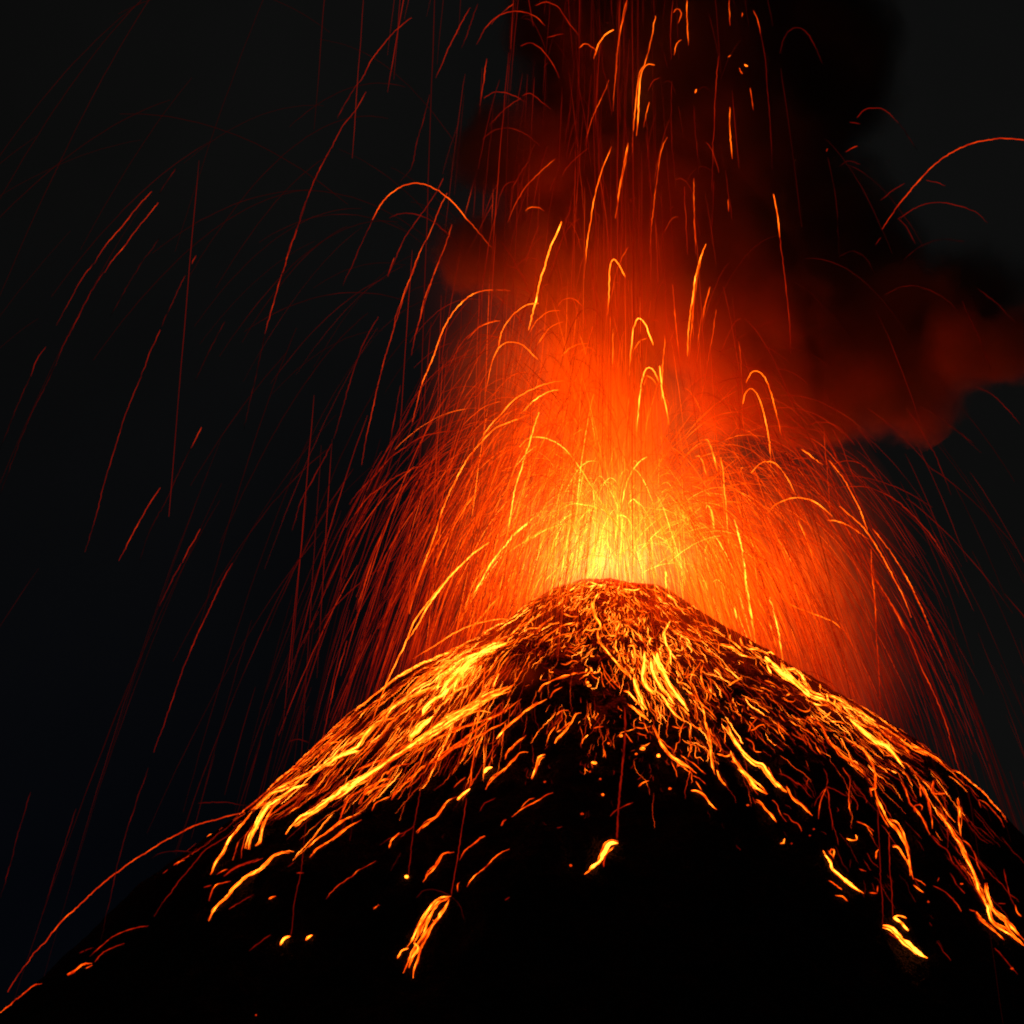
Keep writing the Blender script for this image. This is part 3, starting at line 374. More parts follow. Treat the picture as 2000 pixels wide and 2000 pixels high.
TRAILS = parse("""
g 8 3: 380,50 440,55 475,55;570,370 600,310 640,250 700,200 750,188 795,190;620,440 660,370 710,300 770,262 815,250;770,155 800,115 845,102 890,120 935,170;760,525 800,460 850,415 900,392 960,390;900,470 920,430 960,412 1000,430 1035,480
g 8.6 3.5: 370,480 400,400 420,310 450,260 500,200 560,155 600,142 650,138;315,700 330,620 360,500 400,420 440,385 490,380 540,395 590,440 645,490
g 7 2.5: 415,243 360,340 290,450 230,560 170,700 110,870 70,1000;965,190 930,290 890,400 850,520;1140,690 1200,860 1255,990;1090,790 1110,860 1150,1000 1190,1220;1495,20 1510,200 1530,400 1550,600 1570,700;1730,400 1700,600 1670,720 1650,860;1660,370 1640,560 1620,700;1355,120 1340,250
g 10 4: 1220,590 1235,400 1255,270 1280,228 1320,260 1345,330 1370,400;1265,980 1280,800 1295,660 1315,570 1345,540 1380,570 1410,635
g 8.5 3: 1240,450 1280,380 1330,352;1315,600 1330,590 1370,620 1400,660;1445,335 1440,430 1430,530 1425,700 1425,850;975,910 900,940 850,980
g 10 5: 1412,530 1420,620 1430,700 1450,780 1470,900;650,820 625,900 590,1030 550,1150 510,1280 480,1430 460,1560 440,1640;1330,1103 1275,1140 1230,1210 1200,1280 1180,1360 1160,1470;1030,1572 1010,1640 980,1730 950,1840
g 9.6 4: 530,1040 580,990 650,980 720,995 800,1040 880,1130 960,1250 1040,1380 1110,1490 1205,1610;780,678 700,700 620,750 540,830;840,1600 880,1540 920,1480 960,1440 1010,1425 1060,1440 1100,1480 1150,1540 1190,1590;700,1530 760,1460 820,1415 880,1400 960,1410 1040,1430
g 8.5 3.5: 850,625 780,625 700,640 600,680 500,740 400,850 300,970 200,1140
g 10.5 7: 625,1478 560,1540 500,1590 440,1660 390,1720 330,1810 275,1910 200,2050
g 9.6 4: 1140,1500 1160,1470 1200,1480 1240,1540 1265,1590;1215,1400 1240,1368 1270,1385 1310,1470;770,1925 830,1830 900,1760 960,1730 1040,1725 1110,1742;680,1900 720,1850 790,1790;550,1650 640,1590 720,1550 800,1525 860,1540;440,1720 520,1660 600,1610 680,1560;1280,1780 1300,1700 1335,1660;1150,1720 1190,1690 1230,1700 1270,1750
g 9.3 4: 1690,1000 1710,1000 1740,1060 1771,1160;1635,1100 1660,1095 1690,1150 1710,1240;1700,1430 1710,1405 1735,1440 1765,1560;1690,1725 1710,1650 1745,1610 1771,1615;1585,1470 1600,1540;1680,1875 1700,1885 1710,1930
g 10.8 7: 1445,1825 1450,1880 1455,1930
g 8 3: 1630,0 1620,200 1600,400 1595,520;1725,40 1700,150 1680,260;200,360 260,300 320,265 380,248 415,243
i 6.3 3: 700,95 620,160 540,250 480,330 440,410 390,480;1015,40 960,140 910,240 870,330 830,420;1105,315 1090,430 1070,570;1050,240 1100,150 1160,90 1230,62 1300,62 1370,90 1420,140;1370,30 1430,12 1490,40 1540,110 1600,190;1250,18 1190,70 1130,130;1290,250 1340,232 1400,265 1450,330 1500,420;1520,180 1470,190 1430,205
i 5.8 2.5: 457,495 400,590 330,680 270,790 220,880 170,990 130,1100;870,960 830,1040 780,1120 720,1200 660,1290 620,1380 570,1490
i 4 2.5: 390,480 340,560 300,640;130,1100 80,1240 40,1340 0,1480;1060,20 1020,130 970,260;800,510 770,620 730,760 700,900 640,980;580,1175 640,1152 720,1155 790,1180 860,1230 950,1320;490,1190 430,1310 380,1430 330,1540
i 8 3.5: 490,1185 530,1110 580,1050 640,1010 720,988 790,1000 860,1040 930,1100 1000,1180 1060,1250 1130,1335;1605,260 1640,235 1690,265 1700,290
i 7.3 3: 890,1040 840,1150 800,1250 750,1350 710,1450 660,1580 620,1690 600,1790;920,1210 890,1300 850,1400 810,1500 770,1610 730,1790
i 9 5: 1790,160 1745,190 1710,240 1680,315
i 7.6 3: 1865,0 1845,90 1820,200 1800,400 1785,600;1765,430 1730,520 1690,600 1660,680 1640,750;1870,770 1850,900 1820,1050 1800,1180;1475,855 1410,910 1350,970 1300,1030 1260,1100 1220,1200;1315,1140 1350,1118 1390,1122 1418,1140;1870,1330 1830,1400 1800,1480 1780,1600
i 5.8 2.5: 1090,530 1140,500 1200,498 1260,520 1310,550;1300,520 1340,505 1400,545 1450,590;1120,670 1180,610 1240,560 1290,530;1080,750 1150,700 1230,690 1310,720 1390,785;1655,800 1600,840 1550,890 1510,950;1330,870 1280,950 1240,1020;1255,980 1210,995 1180,1050 1160,1130 1120,1300 1090,1500 1050,1790;1610,1175 1560,1210 1520,1270 1480,1380 1440,1520;1565,1090 1540,1170 1510,1290 1480,1400;1385,1215 1340,1340 1300,1460;1140,1095 1100,1170 1060,1250 1000,1370;1225,1438 1270,1450 1330,1520
i 8.4 3.5: 1780,790 1740,880 1710,980 1690,1060 1670,1160 1650,1300 1630,1500
i 9.7 6: 1510,1195 1480,1260 1450,1330 1420,1430 1390,1520 1370,1620 1330,1780
i 9.3 4: 1755,1700 1765,1560 1770,1440 1790,1398 1820,1430 1855,1495
j 8.3 3.5: 195,75 175,170 155,260 140,310 120,340 105,450 90,600 85,720;345,0 342,80 350,215;545,505 545,600 555,750;280,60 295,40 315,60 300,110;65,675 45,770 25,880 5,1030;317,187 295,205 280,260
j 9.2 4.5: 190,305 160,302 135,325 120,380 115,500 105,640;430,1150 405,1220 380,1320 365,1420 350,1560 345,1680
j 6.3 2.5: 213,365 180,385 160,430;275,0 265,150 270,280;490,265 475,480 470,600 460,900;330,880 340,1100 345,1200;595,1500 560,1530 520,1620 500,1680
j 8 3: 60,0 45,60 20,200 5,380;540,0 543,60 545,120;605,60 600,80;590,320 605,350;535,270 550,260;165,480 150,540 137,600;415,1190 390,1320 375,1450 370,1600;535,940 540,1000
j 7.6 3: 655,50 675,90 690,160;248,645 220,710 200,850 180,1010 165,1200;375,840 375,1000 385,1200;450,1350 425,1450 400,1560 390,1680;480,1460 460,1600 445,1680;273,1340 290,1530 305,1680;640,415 650,480 655,520
j 4 2.5: 690,160 710,280 725,450 735,600 745,800;270,380 270,650 290,900;375,500 385,650 400,820;470,850 455,1150
j 9 5: 615,303 628,315;380,440 385,420
j 8.4 4: 750,915 765,1000 780,1120
j 6.4 3: 780,1120 800,1280 820,1450 835,1670
j 3 2.5: 780,250 800,180 830,140 870,132 910,160 950,230 980,300;1055,790 1100,760 1160,775;1280,1390 1350,1355 1420,1350 1500,1375 1570,1420 1650,1500;1710,1360 1800,1430 1900,1540;1640,1420 1700,1560 1750,1670
j 7.4 4: 1262,1083 1310,1010 1370,930 1440,850 1520,770 1600,715 1700,672 1790,657 1860,654 1960,662
j 5 2.5: 1230,1155 1255,1120;1145,555 1180,520 1230,507 1280,520 1340,580;1110,575 1160,585;1470,850 1520,860 1560,877
j 6.3 3.5: 1090,715 1145,687;1000,715 1005,700
j 4.5 2.5: 1255,945 1310,900 1370,865;1340,1030 1380,1080 1420,1150;1335,1035 1420,980 1480,960 1550,955 1620,970 1700,1000 1760,1050
j 2 2.5: 1340,580 1390,650 1430,710;1060,1210 1120,1185 1180,1210 1230,1290;1340,1250 1430,1170 1540,1130 1650,1140;1005,740 1030,850 1050,1000 1060,1200
h 8.6 4: 320,440 345,385 380,370 420,400 460,480 490,600 525,745;345,965 390,915 440,895 490,910 550,980 610,1090;290,970 290,935 300,930
h 9.1 4: 300,560 310,510 340,472 380,500 415,590 445,740 465,930;440,1195 500,1140 580,1110 650,1108 730,1135 820,1215;175,870 190,1000 205,1200 220,1450;80,1440 95,1370 130,1335 165,1360 210,1460;120,1600 150,1582 190,1620 230,1700
h 7.2 3: 278,200 290,350 295,500 300,640 315,820;570,890 620,875 690,880;690,755 760,800 830,880 900,970;770,700 780,850 795,1000 805,1180 815,1320;500,1345 580,1335 660,1350 760,1410 860,1490;500,1410 600,1415 700,1460;560,1510 620,1700 660,1850
h 8.3 4: 640,825 700,870 765,918;800,890 870,980 930,1080 990,1200 1050,1370;860,1155 920,1210 990,1270 1050,1350 1100,1430 1160,1540 1240,1700 1280,1800;790,1235 870,1250 950,1290 1030,1350;80,775 95,775 120,840 165,1000;620,1235 680,1380 740,1560;500,1640 540,1700 620,1745 740,1790 830,1830 910,1900
h 6 2.5: 565,770 640,758 700,765 780,820;730,690 790,760 850,890 900,950;820,710 880,820 920,930 960,1020;680,685 740,668 810,675 870,710 950,800;830,910 900,890 970,905 1040,960 1100,1030
h 6.2 2.5: 840,1050 930,1040 1020,1045 1110,1075 1200,1130 1280,1200 1380,1310 1440,1400 1520,1510
h 8 3.5: 1055,1283 1120,1370 1190,1470 1250,1570 1300,1670 1350,1780 1410,1932
h 7.6 4: 1045,1545 1110,1640 1170,1740 1230,1850 1280,1932;1045,1400 1050,1550 1065,1700 1075,1932
h 10.2 6: 250,1230 270,1300 300,1450 325,1640 350,1780 370,1932
h 10 4: 80,1175 92,1148 110,1170 140,1310;65,1585 78,1590 95,1650
h 10.6 7: 250,1745 258,1780 265,1815
h 4 2.5: 1250,590 1320,690 1380,790 1420,870 1470,990 1510,1090;1650,460 1750,510 1830,590 1910,680;1850,60 1900,110 1932,150
h 2.2 2.5: 1480,680 1560,730 1650,800;1600,30 1680,200 1740,360
b 6.3 3: 1140,0 1230,170 1290,290 1350,430 1420,590 1480,750
b 4 2.5: 1480,750 1530,900 1570,1030 1620,1190
b 7 3.5: 970,65 1050,180 1130,310 1210,470 1280,640 1350,790 1410,930 1460,1080 1520,1290 1555,1400
b 6.6 4: 985,0 990,200 1000,400 1020,700 1025,980
b 10 6: 165,0 200,250 245,500
b 10.2 6: 330,200 360,320 390,450 420,620
b 8.3 4: 250,205 320,350 360,470 400,620
b 5 3: 540,690 580,682 640,700 740,770 810,850
k 7 3: 715,178 650,250 570,350 500,430 440,520;745,230 700,290 640,360 590,430 540,490 490,560
k 5 2.5: 440,520 380,600 330,690 265,810;215,910 170,980 145,1050;755,830 700,960 665,1050;665,1050 620,1160 580,1270 540,1400 500,1520 470,1640 440,1760 400,1880
k 4.3 2.5: 490,560 430,650 370,770 310,880 260,1000;875,575 850,625 790,750;1550,0 1500,90 1440,230 1400,360
k 2.4 2.5: 145,1050 90,1170 50,1270 0,1400;260,1000 130,1270 0,1610;790,750 755,830;900,1390 830,1530 780,1640 700,1800 660,1920;1250,850 1200,1080 1150,1300;830,70 750,190;750,400 640,560 520,770;1060,790 980,950 920,1070
k 6.5 3: 923,480 905,520;755,1575 700,1660 640,1770 600,1840 560,1920;950,1290 900,1390;945,1770 900,1850 860,1930;1400,360 1350,500 1320,600 1280,740 1250,850
c 4.3 2.5: 150,0 100,90 30,230
c 5.6 3: 425,0 370,100 300,250 230,400 160,570 100,740 50,890 0,1020
d 3 2.5: 800,0 760,110 720,230 680,350 640,500 600,680 560,850 540,950;165,130 145,190 120,280 90,370 50,540 0,700;410,220 380,320 330,470 280,620 230,790;800,500 870,460 950,445 1040,455
d 7.4 4: 40,1208 100,1110 150,1050 190,990 240,940 290,880 350,810 430,740 500,670 580,600 650,550 700,510 780,460 880,400 960,360 1050,310 1130,285 1230,260 1320,240
d 5.2 3: 830,800 870,740 920,670 980,590 1040,520 1100,450 1160,410 1230,360 1290,300
l 6.8 3: 950,0 900,130 850,270 815,390 770,540 730,700 690,880 660,1050;1060,0 1010,130 970,270 930,400 910,500;825,10 790,100;1360,323 1280,340 1200,400 1150,460 1110,540 1080,610;580,1365 640,1280 700,1210 790,1140 880,1085 960,1055 1010,1030
l 4.6 2.5: 745,305 700,380 650,490 600,640 560,780 520,920;510,945 460,1040 410,1130 350,1250 310,1380;855,650 840,750 820,850 800,960;780,1230 840,1170 900,1110;420,1900 500,1790 600,1690 700,1610 800,1540 900,1490 935,1475;595,1380 570,1520 545,1720;1000,640 1040,590 1100,545 1180,515 1260,490
l 8.4 4: 1320,168 1230,185 1150,250 1090,330 1050,420 1000,560 960,660 915,835
l 6.2 3: 600,1250 660,1170 730,1100 800,1020 880,960 960,910 1060,885 1140,878;910,1475 870,1580 820,1700 780,1810 740,1932;1360,1280 1280,1360 1200,1430 1120,1520 1060,1590 1000,1680
l 7 3: 880,1835 900,1740 910,1580;765,1390 720,1510 680,1640 640,1790
l 10 6: 1300,1440 1230,1490 1160,1560 1100,1620 1040,1700 990,1770 940,1860 890,1932
l 9 5: 1355,1710 1300,1770 1250,1830 1200,1890
l 8.8 4.5: 1500,798 1420,830 1330,870 1260,940 1200,1010 1150,1100 1100,1200 1060,1300 1020,1430 980,1540 950,1620 900,1800
c 9 5: 1560,110 1480,210 1410,310 1360,430 1310,530 1265,630 1240,690 1200,790 1170,870
c 7.2 3: 1450,0 1400,170 1355,310;1170,0 1130,130 1090,250
c 8.4 4: 1660,320 1720,120 1810,0;1870,180 1800,250 1730,340 1690,440
c 6 3: 1045,420 1000,560 960,720 930,860 910,1000;1350,20 1280,200 1220,400 1180,540 1150,650
c 9 4: 1920,305 1850,303 1760,320 1680,345 1600,390 1520,440 1440,490 1400,520
c 3 2.5: 240,1295 320,1290 400,1290 470,1300 540,1310;730,960 790,950 850,970
""")
# trails that come down on the near slope: last point is where they strike
FALLS = parse("""
d 4.4 2.5: 1670,200 1650,300 1620,560 1600,660 1580,800 1568,905
e 5.4 3: 585,300 565,420 545,560 530,650 510,760 503,825
a 8 4: 470,780 470,860 445,1020 430,1150 410,1280 400,1400 380,1570
e 4.4 3: 350,160 325,300 300,450 280,620 270,720
e 4.6 8: 1435,-190 1435,0 1415,200 1400,400 1392,520
f 4.6 3.5: 1010,250 1020,400 1025,600 1040,850 1043,990
f 5.4 3.5: 1085,400 1090,600 1100,750 1110,935
e 3.5 2.5: 310,840 350,800 400,793 450,805 500,828
e 2.5 2.5: 500,828 540,870 560,920 570,960
c 3 2.5: 1085,1200 1075,1350 1060,1500
""")
# ------------------------------------------------------------------ labels that single out one streak
def colour_word(l): return ("faint dark red" if l < 3 else "dim red" if l < 5 else "deep red" if l < 6.5 else "red-orange" if l < 8 else "bright orange" if l < 9.5 else "yellow")
def length_word(n): return "tiny" if n < 45 else "short" if n < 110 else "" if n < 250 else "long" if n < 500 else "very long"
def pick(v, tab):
    for lim, s in tab:
        if v < lim: return s
    return tab[-1][1]
SKYC = [(330, "at far left"), (700, "left of fountain"), (900, "along fountain's left edge"), (1060, "in fountain's left fan"), (1180, "up-left of crater"),
        (1300, "over the crater"), (1450, "up-right of crater"), (1620, "in right fan"), (1760, "right of fountain"), (9999, "at far right")]
SKYR = [(170, "topmost"), (380, "very high"), (580, "high"), (780, "mid-height"), (960, "lower"), (1130, "low"), (9999, "lowest")]
SLC = [(350, "far left flank"), (600, "outer left flank"), (750, "left flank"), (880, "left shoulder"), (1000, "left upper slope"), (1130, "summit's left side"), (1250, "summit front"),
       (1340, "main lava flow"), (1460, "central right slope"), (1580, "right shoulder"), (1700, "right flank"), (1820, "outer-right flank"), (9999, "far right flank")]
SLR = [(1180, "at the rim"), (1260, "just under the rim"), (1350, "high up"), (1450, "halfway down"), (1560, "low down"), (1700, "very low"), (9999, "near bottom edge")]
ORD = ["", "first", "second", "third", "fourth", "fifth", "sixth", "seventh", "eighth", "ninth", "tenth", "eleventh", "twelfth"]
def shape_word(p):
    p = np.array(p); i = int(np.argmin(p[:, 1])); L_ = p[np.argmin(p[:, 0])]; R_ = p[np.argmax(p[:, 0])]
    if len(p) == 1: return ""
    if 0 < i < len(p) - 1 and p[0, 1] - p[i, 1] > 8 and p[-1, 1] - p[i, 1] > 8: return "arched"
    dx = R_[0] - L_[0]; dy = L_[1] - R_[1]
    if dx < 0.12 * abs(dy): return "upright"
    if abs(dy) < 0.25 * dx: return "level"
    return "left-falling" if dy > 0 else "right-falling"
pending = []
def describe(o, kind, l, p):
    pa = np.array(p); m = pa.mean(0); n = float(np.hypot(*np.diff(pa, axis=0).T).sum()) if len(p) > 1 else 0
    if kind == "trail": b = "%s %s %s ember trail, %s, %s" % (length_word(n), colour_word(l), shape_word(p), pick(m[1], SKYR), pick(m[0], SKYC))
    elif kind == "fall": b = "%s %s ember trail dropping onto dark slope, %s" % (length_word(n), colour_word(l), pick(p[-1][0], SLC))
    elif kind == "stream": b = "%s %s %s lava streak on %s, %s" % (length_word(n), colour_word(l), shape_word(p), pick(m[0], SLC), pick(m[1], SLR))
    else: b = "%s glowing lava block resting on %s, %s" % (colour_word(l), pick(m[0], SLC), pick(m[1], SLR))
    b = " ".join(b.split())
    for wd in ("bright ", "very ", "slope, "):
        if len(b.split()) > 13: b = b.replace(wd, "" if wd != "slope, " else ", ")
    pending.append((b, m[0], o))
def write_labels():
    d = {}
    for b, x, o in pending: d.setdefault(b, []).append((x, o))
    for b, q in d.items():
        q.sort(key=lambda e: e[0])
        for i, (x, o) in enumerate(q):
            o["label"] = b if len(q) == 1 else b + ", leftmost of %d" % len(q) if i == 0 else b + ", rightmost of %d" % len(q) if i == len(q) - 1 else b + ", %s from left" % ORD[i + 1]

# ------------------------------------------------------------------ lava on the slopes
def stream_geo(batch, path, l, wpx, wiggle=1.0):
    """one molten streak lying on the slope along a pixel path"""
    q = catmull(path, 4.0)
    if len(q) < 3: q = catmull(path, 1.5)
    n = len(q)
    t = np.gradient(q, axis=0); t /= np.linalg.norm(t, axis=1)[:, None] + 1e-9; nr = np.stack([-t[:, 1], t[:, 0]], -1)
    strands = [(0.0, 1.0, 0.0)]
    if wpx >= 3.4 and n > 12:
        k = int(wpx * 1.15) if l < 10.9 else 3
        strands += [(random.uniform(-1, 1) * (0.5 * wpx + (0.06 * max(0, wpx - 4) * wpx if l < 10.9 else 0)), 0, random.uniform(-2.4, 0.2)) for _ in range(k)]
    for off, rk, dl in strands:
        a, b = 0, n; q_ = q
        if off:
            ln = random.uniform(0.3, 0.9); a = int(random.uniform(-0.05, 1 - ln) * n); b = min(n, int(a + ln * n)); a = max(0, a)
            if b - a < 3: continue
        s = slice(a, b); m = b - a
        wob = noise1(m, 4) * 0.75 + noise1(m, 9) * 0.9 + rng.normal(size=m) * 0.3
        off_ = off * (0.35 + 0.65 * np.abs(np.sin(np.linspace(random.uniform(0, 1), random.uniform(2, 3.3), m)))) + wob * wiggle * (1 if m > 6 else 0.5)
        qq = q[s] + nr[s] * off_[:, None]
        dep = []
        for x, y in qq:
            h = hit_near(x, y)
            if h is None: break
            dep.append(h)
        if len(dep) < m: continue
        hy = np.array([h.y for h in dep]); hk = np.array(dep)
        # even out only the depth, so the streak keeps its crooked course but does not leap over a gully
        for _ in range(2): hy[1:-1] = np.minimum(0.25 * hy[:-2] + 0.5 * hy[1:-1] + 0.25 * hy[2:], hy[1:-1] + 0.3)
        pts = []
        for (x, y), h, yy in zip(qq, dep, hy):
            d = (h - CAM); pts.append(CAM + d * ((yy - 0.5 - CAM.y) / d.y))
        pts = np.array(pts)
        u = np.linspace(0, 1, m); taper = np.clip(np.minimum(u * 1.3, 1 - u) * 6 + 0.2, 0, 1)
        rad = ((0.047 if l < 10.9 else 0.052) * wpx if rk else random.uniform(0.09, 0.17)) * taper * (1 + 0.28 * noise1(m, 2)).clip(0.4, 1.7)
        rad = np.maximum(rad, 0.07)
        lv = min(l, 10.4) + 0.3 + dl + 0.9 * noise1(m, 3) - 1.6 * (1 - taper)
        batch.add(*tube(pts, rad, heat(lv), 5))
STR_G = "molten streaks running down the cone"
for l, wp, p in STREAMS:
    b = Batch(); stream_geo(b, p, l, wp)
    if not b.n: continue
    o = b.build("lava_streak", FLOW); tag(o, None, "lava streak", STR_G); describe(o, "stream", l, p)
def blob(c, r, l, seed):
    bm = bmesh.new(); bmesh.ops.create_icosphere(bm, subdivisions=2, radius=r); rd = random.Random(seed)
    ax = Vector((rd.uniform(.8, 1.4), rd.uniform(.8, 1.1), rd.uniform(.65, 1.0)))
    for v in bm.verts: v.co = Vector((v.co.x * ax.x, v.co.y * ax.y, v.co.z * ax.z)) * rd.uniform(0.82, 1.15)
    vs = np.array([v.co[:] for v in bm.verts]); fs = [tuple(v.index for v in f.verts) for f in bm.faces]; bm.free()
    return vs + np.array(c), fs, heat(l + rng.normal(size=len(vs)) * 0.8)
for i, (l, wp, p) in enumerate(BLOCKS):
    h = hit_near(*p[0])
    o = single("lava_block", blob(h + Vector((0, -0.1, 0.2)), 0.085 * wp, l, i), FLOW)
    tag(o, None, "lava block", "glowing blocks lodged on the slope"); describe(o, "block", l, p)

# countless crumbs rolling down: too many to count
def grow(p0, length, wander, bias=0.0):
    """path on the slope going down from a point"""
    pts = [p0]; x, y = p0.x, p0.y; a = math.atan2(y, x - AX) + bias; st = 0.8
    for _ in range(max(3, int(length / st))):
        a += random.gauss(0, wander); a2 = math.atan2(y, x - AX) + bias
        a += 0.25 * math.atan2(math.sin(a2 - a), math.cos(a2 - a))
        x += st * math.cos(a); y += st * math.sin(a)
        pts.append(Vector((x, y, float(hz(np.array(x), np.array(y))))))
    return pts
CR = [  # px, py, spread x, spread y, count, level, level spread, length lo, hi, wander
    (905, 1290, 30, 14, 130, 10.2, 0.6, 4, 14, 0.08), (1265, 1320, 26, 38, 90, 10.0, 0.7, 3, 13, 0.15), (1225, 1245, 30, 30, 90, 9.6, 0.8, 2, 8, 0.35), (1180, 1146, 62, 6, 170, 9.9, 0.8, 1, 5, 0.4), (1040, 1176, 30, 8, 60, 9.0, 0.8, 2, 8, 0.3), (1150, 1175, 80, 18, 170, 9.0, 1.0, 2, 9, 0.4), (1240, 1215, 75, 45, 460, 8.6, 1.3, 2, 11, 0.42), (1320, 1280, 70, 55, 420, 8.4, 1.4, 3, 16, 0.32),
    (1380, 1370, 60, 65, 220, 7.8, 1.5, 4, 20, 0.25), (1120, 1250, 60, 45, 220, 7.6, 1.3, 1, 6, 0.6), (1010, 1225, 70, 36, 260, 8.2, 1.2, 4, 20, 0.14),
    (900, 1290, 70, 36, 320, 8.4, 1.2, 8, 32, 0.08), (790, 1400, 95, 32, 300, 8.2, 1.3, 8, 36, 0.08), (640, 1490, 90, 38, 170, 7.5, 1.3, 8, 32, 0.09),
    (990, 1350, 80, 45, 100, 6.6, 1.4, 4, 20, 0.14), (930, 1440, 110, 45, 60, 5.4, 1.2, 2, 10, 0.25), (1200, 1420, 110, 60, 120, 6.2, 1.6, 0.5, 2.0, 0.5),
    (1500, 1310, 70, 40, 200, 7.8, 1.4, 2, 12, 0.4), (1620, 1385, 75, 32, 200, 8.6, 1.3, 3, 18, 0.2), (1470, 1430, 80, 55, 90, 6.2, 1.4, 2, 12, 0.3),
    (1740, 1465, 75, 32, 130, 7.8, 1.4, 4, 20, 0.18), (1680, 1550, 80, 65, 60, 5.4, 1.3, 3, 16, 0.25), (1850, 1610, 80, 65, 60, 5.2, 1.2, 4, 20, 0.2),
    (1450, 1560, 90, 50, 30, 4.6, 1.2, 0.6, 3, 0.5), (1850, 1780, 80, 70, 22, 4.4, 1.2, 2, 10, 0.3), (560, 1600, 120, 50, 40, 4.8, 1.1, 4, 16, 0.15), (1080, 1520, 140, 60, 40, 4.8, 1.2, 0.5, 2.0, 0.5)]
b = Batch()
for cx_, cy_, sx, sy, n, l, ls, lo, hi, wa in CR:
    l -= 0.5; cl_ = [(random.gauss(cx_, sx), random.gauss(cy_, sy), random.gauss(0, 0.7)) for _ in range(max(3, n // 9))]
    for _ in range(int(n * 0.85)):
        if random.random() < 0.62:
            c = random.choice(cl_); px, py = c[0] + random.gauss(0, 11), c[1] + random.gauss(0, 7); dl = c[2]
        else: px, py, dl = random.gauss(cx_, sx), random.gauss(cy_, sy), -0.7
        h = hit(px, py)
        if h is None: continue
        ln = lo + (hi - lo) * random.random()**1.7
        pts = np.array(grow(h, ln, wa, random.gauss(0, 0.2))); m = len(pts)
        u = np.linspace(0, 1, m); rad = (0.04 + 0.095 * random.random()**3) * np.clip(np.minimum(u, 1 - u) * 6 + 0.3, 0, 1)
        pts = pts + np.array([0, -0.25, 0.25]) + rng.normal(size=pts.shape) * 0.09
        b.add(*tube(pts, rad, heat(random.gauss(l + 0.2, ls) + dl + 0.9 * noise1(m, 3)), 3))
o = b.build("lava_crumbs", FLOWN); tag(o, "countless fine glowing crumbs and threads of lava scattered over the upper slopes", "lava crumbs", kind="stuff")

# ------------------------------------------------------------------ ember trails in the air
def air_depth(q, phi):
    """depth of every pixel of a path, in the upright plane through the vent turned by phi; kept before the slope"""
    x = (q[:, 0] - 1215) * SPX; y = x * math.tan(phi); sh = 0.0
    for i in range(0, len(q), 3):
        h = hit(q[i, 0], q[i, 1])
        if h is not None: sh = max(sh, y[i] - (h.y - 1.5))
    return y - sh if sh > 0 else y - max(0.0, float(y.max()) + 14.0)
def trail_geo(path, l, wpx, depth=None, phi=0.0, fade=(0.12, 0.3)):
    q = catmull(path, 5.0)
    if len(q) < 4: q = catmull(path, 1.5)
    n = len(q); y = air_depth(q, phi) if depth is None else depth(q)
    t = np.gradient(q, axis=0); t /= np.linalg.norm(t, axis=1)[:, None] + 1e-9
    q = q + np.stack([-t[:, 1], t[:, 0]], -1) * (rng.normal(size=n) * 0.38 + 0.5 * noise1(n, 6))[:, None]
    pts = np.array([at(a, b_, c) for (a, b_), c in zip(q, y)])
    u = np.linspace(0, 1, n)
    if path[0][1] > path[-1][1]: u = 1 - u       # u runs from the high, hot end down
    tp = np.clip(u / fade[0] + 0.5, 0, 1) * np.clip((1 - u) / fade[1] + 0.15, 0, 1)
    rad = np.maximum(0.043 * wpx * (0.5 + 0.5 * tp) * (1 + 0.15 * noise1(n, 3)).clip(0.6, 1.4), 0.068)
    lv = l - 0.2 - 2.2 * (1 - tp) + 0.55 * noise1(n, 3)
    return tube(pts, rad, heat(lv + (0.35 if l > 8.2 else -0.1 if l > 7.2 else -0.5), 0.9), 4)
TR_G = "ember trails thrown out of the crater"
for l, wp, p in TRAILS:
    o = single("ember_trail", trail_geo(p, l, wp, phi=math.radians(random.uniform(-40, 40))), AIR)
    tag(o, None, "ember trail", TR_G); describe(o, "trail", l, p)
for l, wp, p in FALLS:
    def dp(q, p=p):
        h = hit_near(*p[-1]); s = np.clip((p[-1][1] - q[:, 1]) / 500.0, 0, 1); y = h.y * (1 - 0.25 * s)
        for i in range(len(q)):
            g = hit(q[i, 0], q[i, 1])
            if g is not None: y[i] = min(y[i], g.y - 0.4)
        return y
    o = single("ember_trail", trail_geo(p, l, wp, depth=dp, fade=(0.1, 0.02)), AIR)
    tag(o, None, "ember trail", TR_G); describe(o, "fall", l, p)
write_labels()

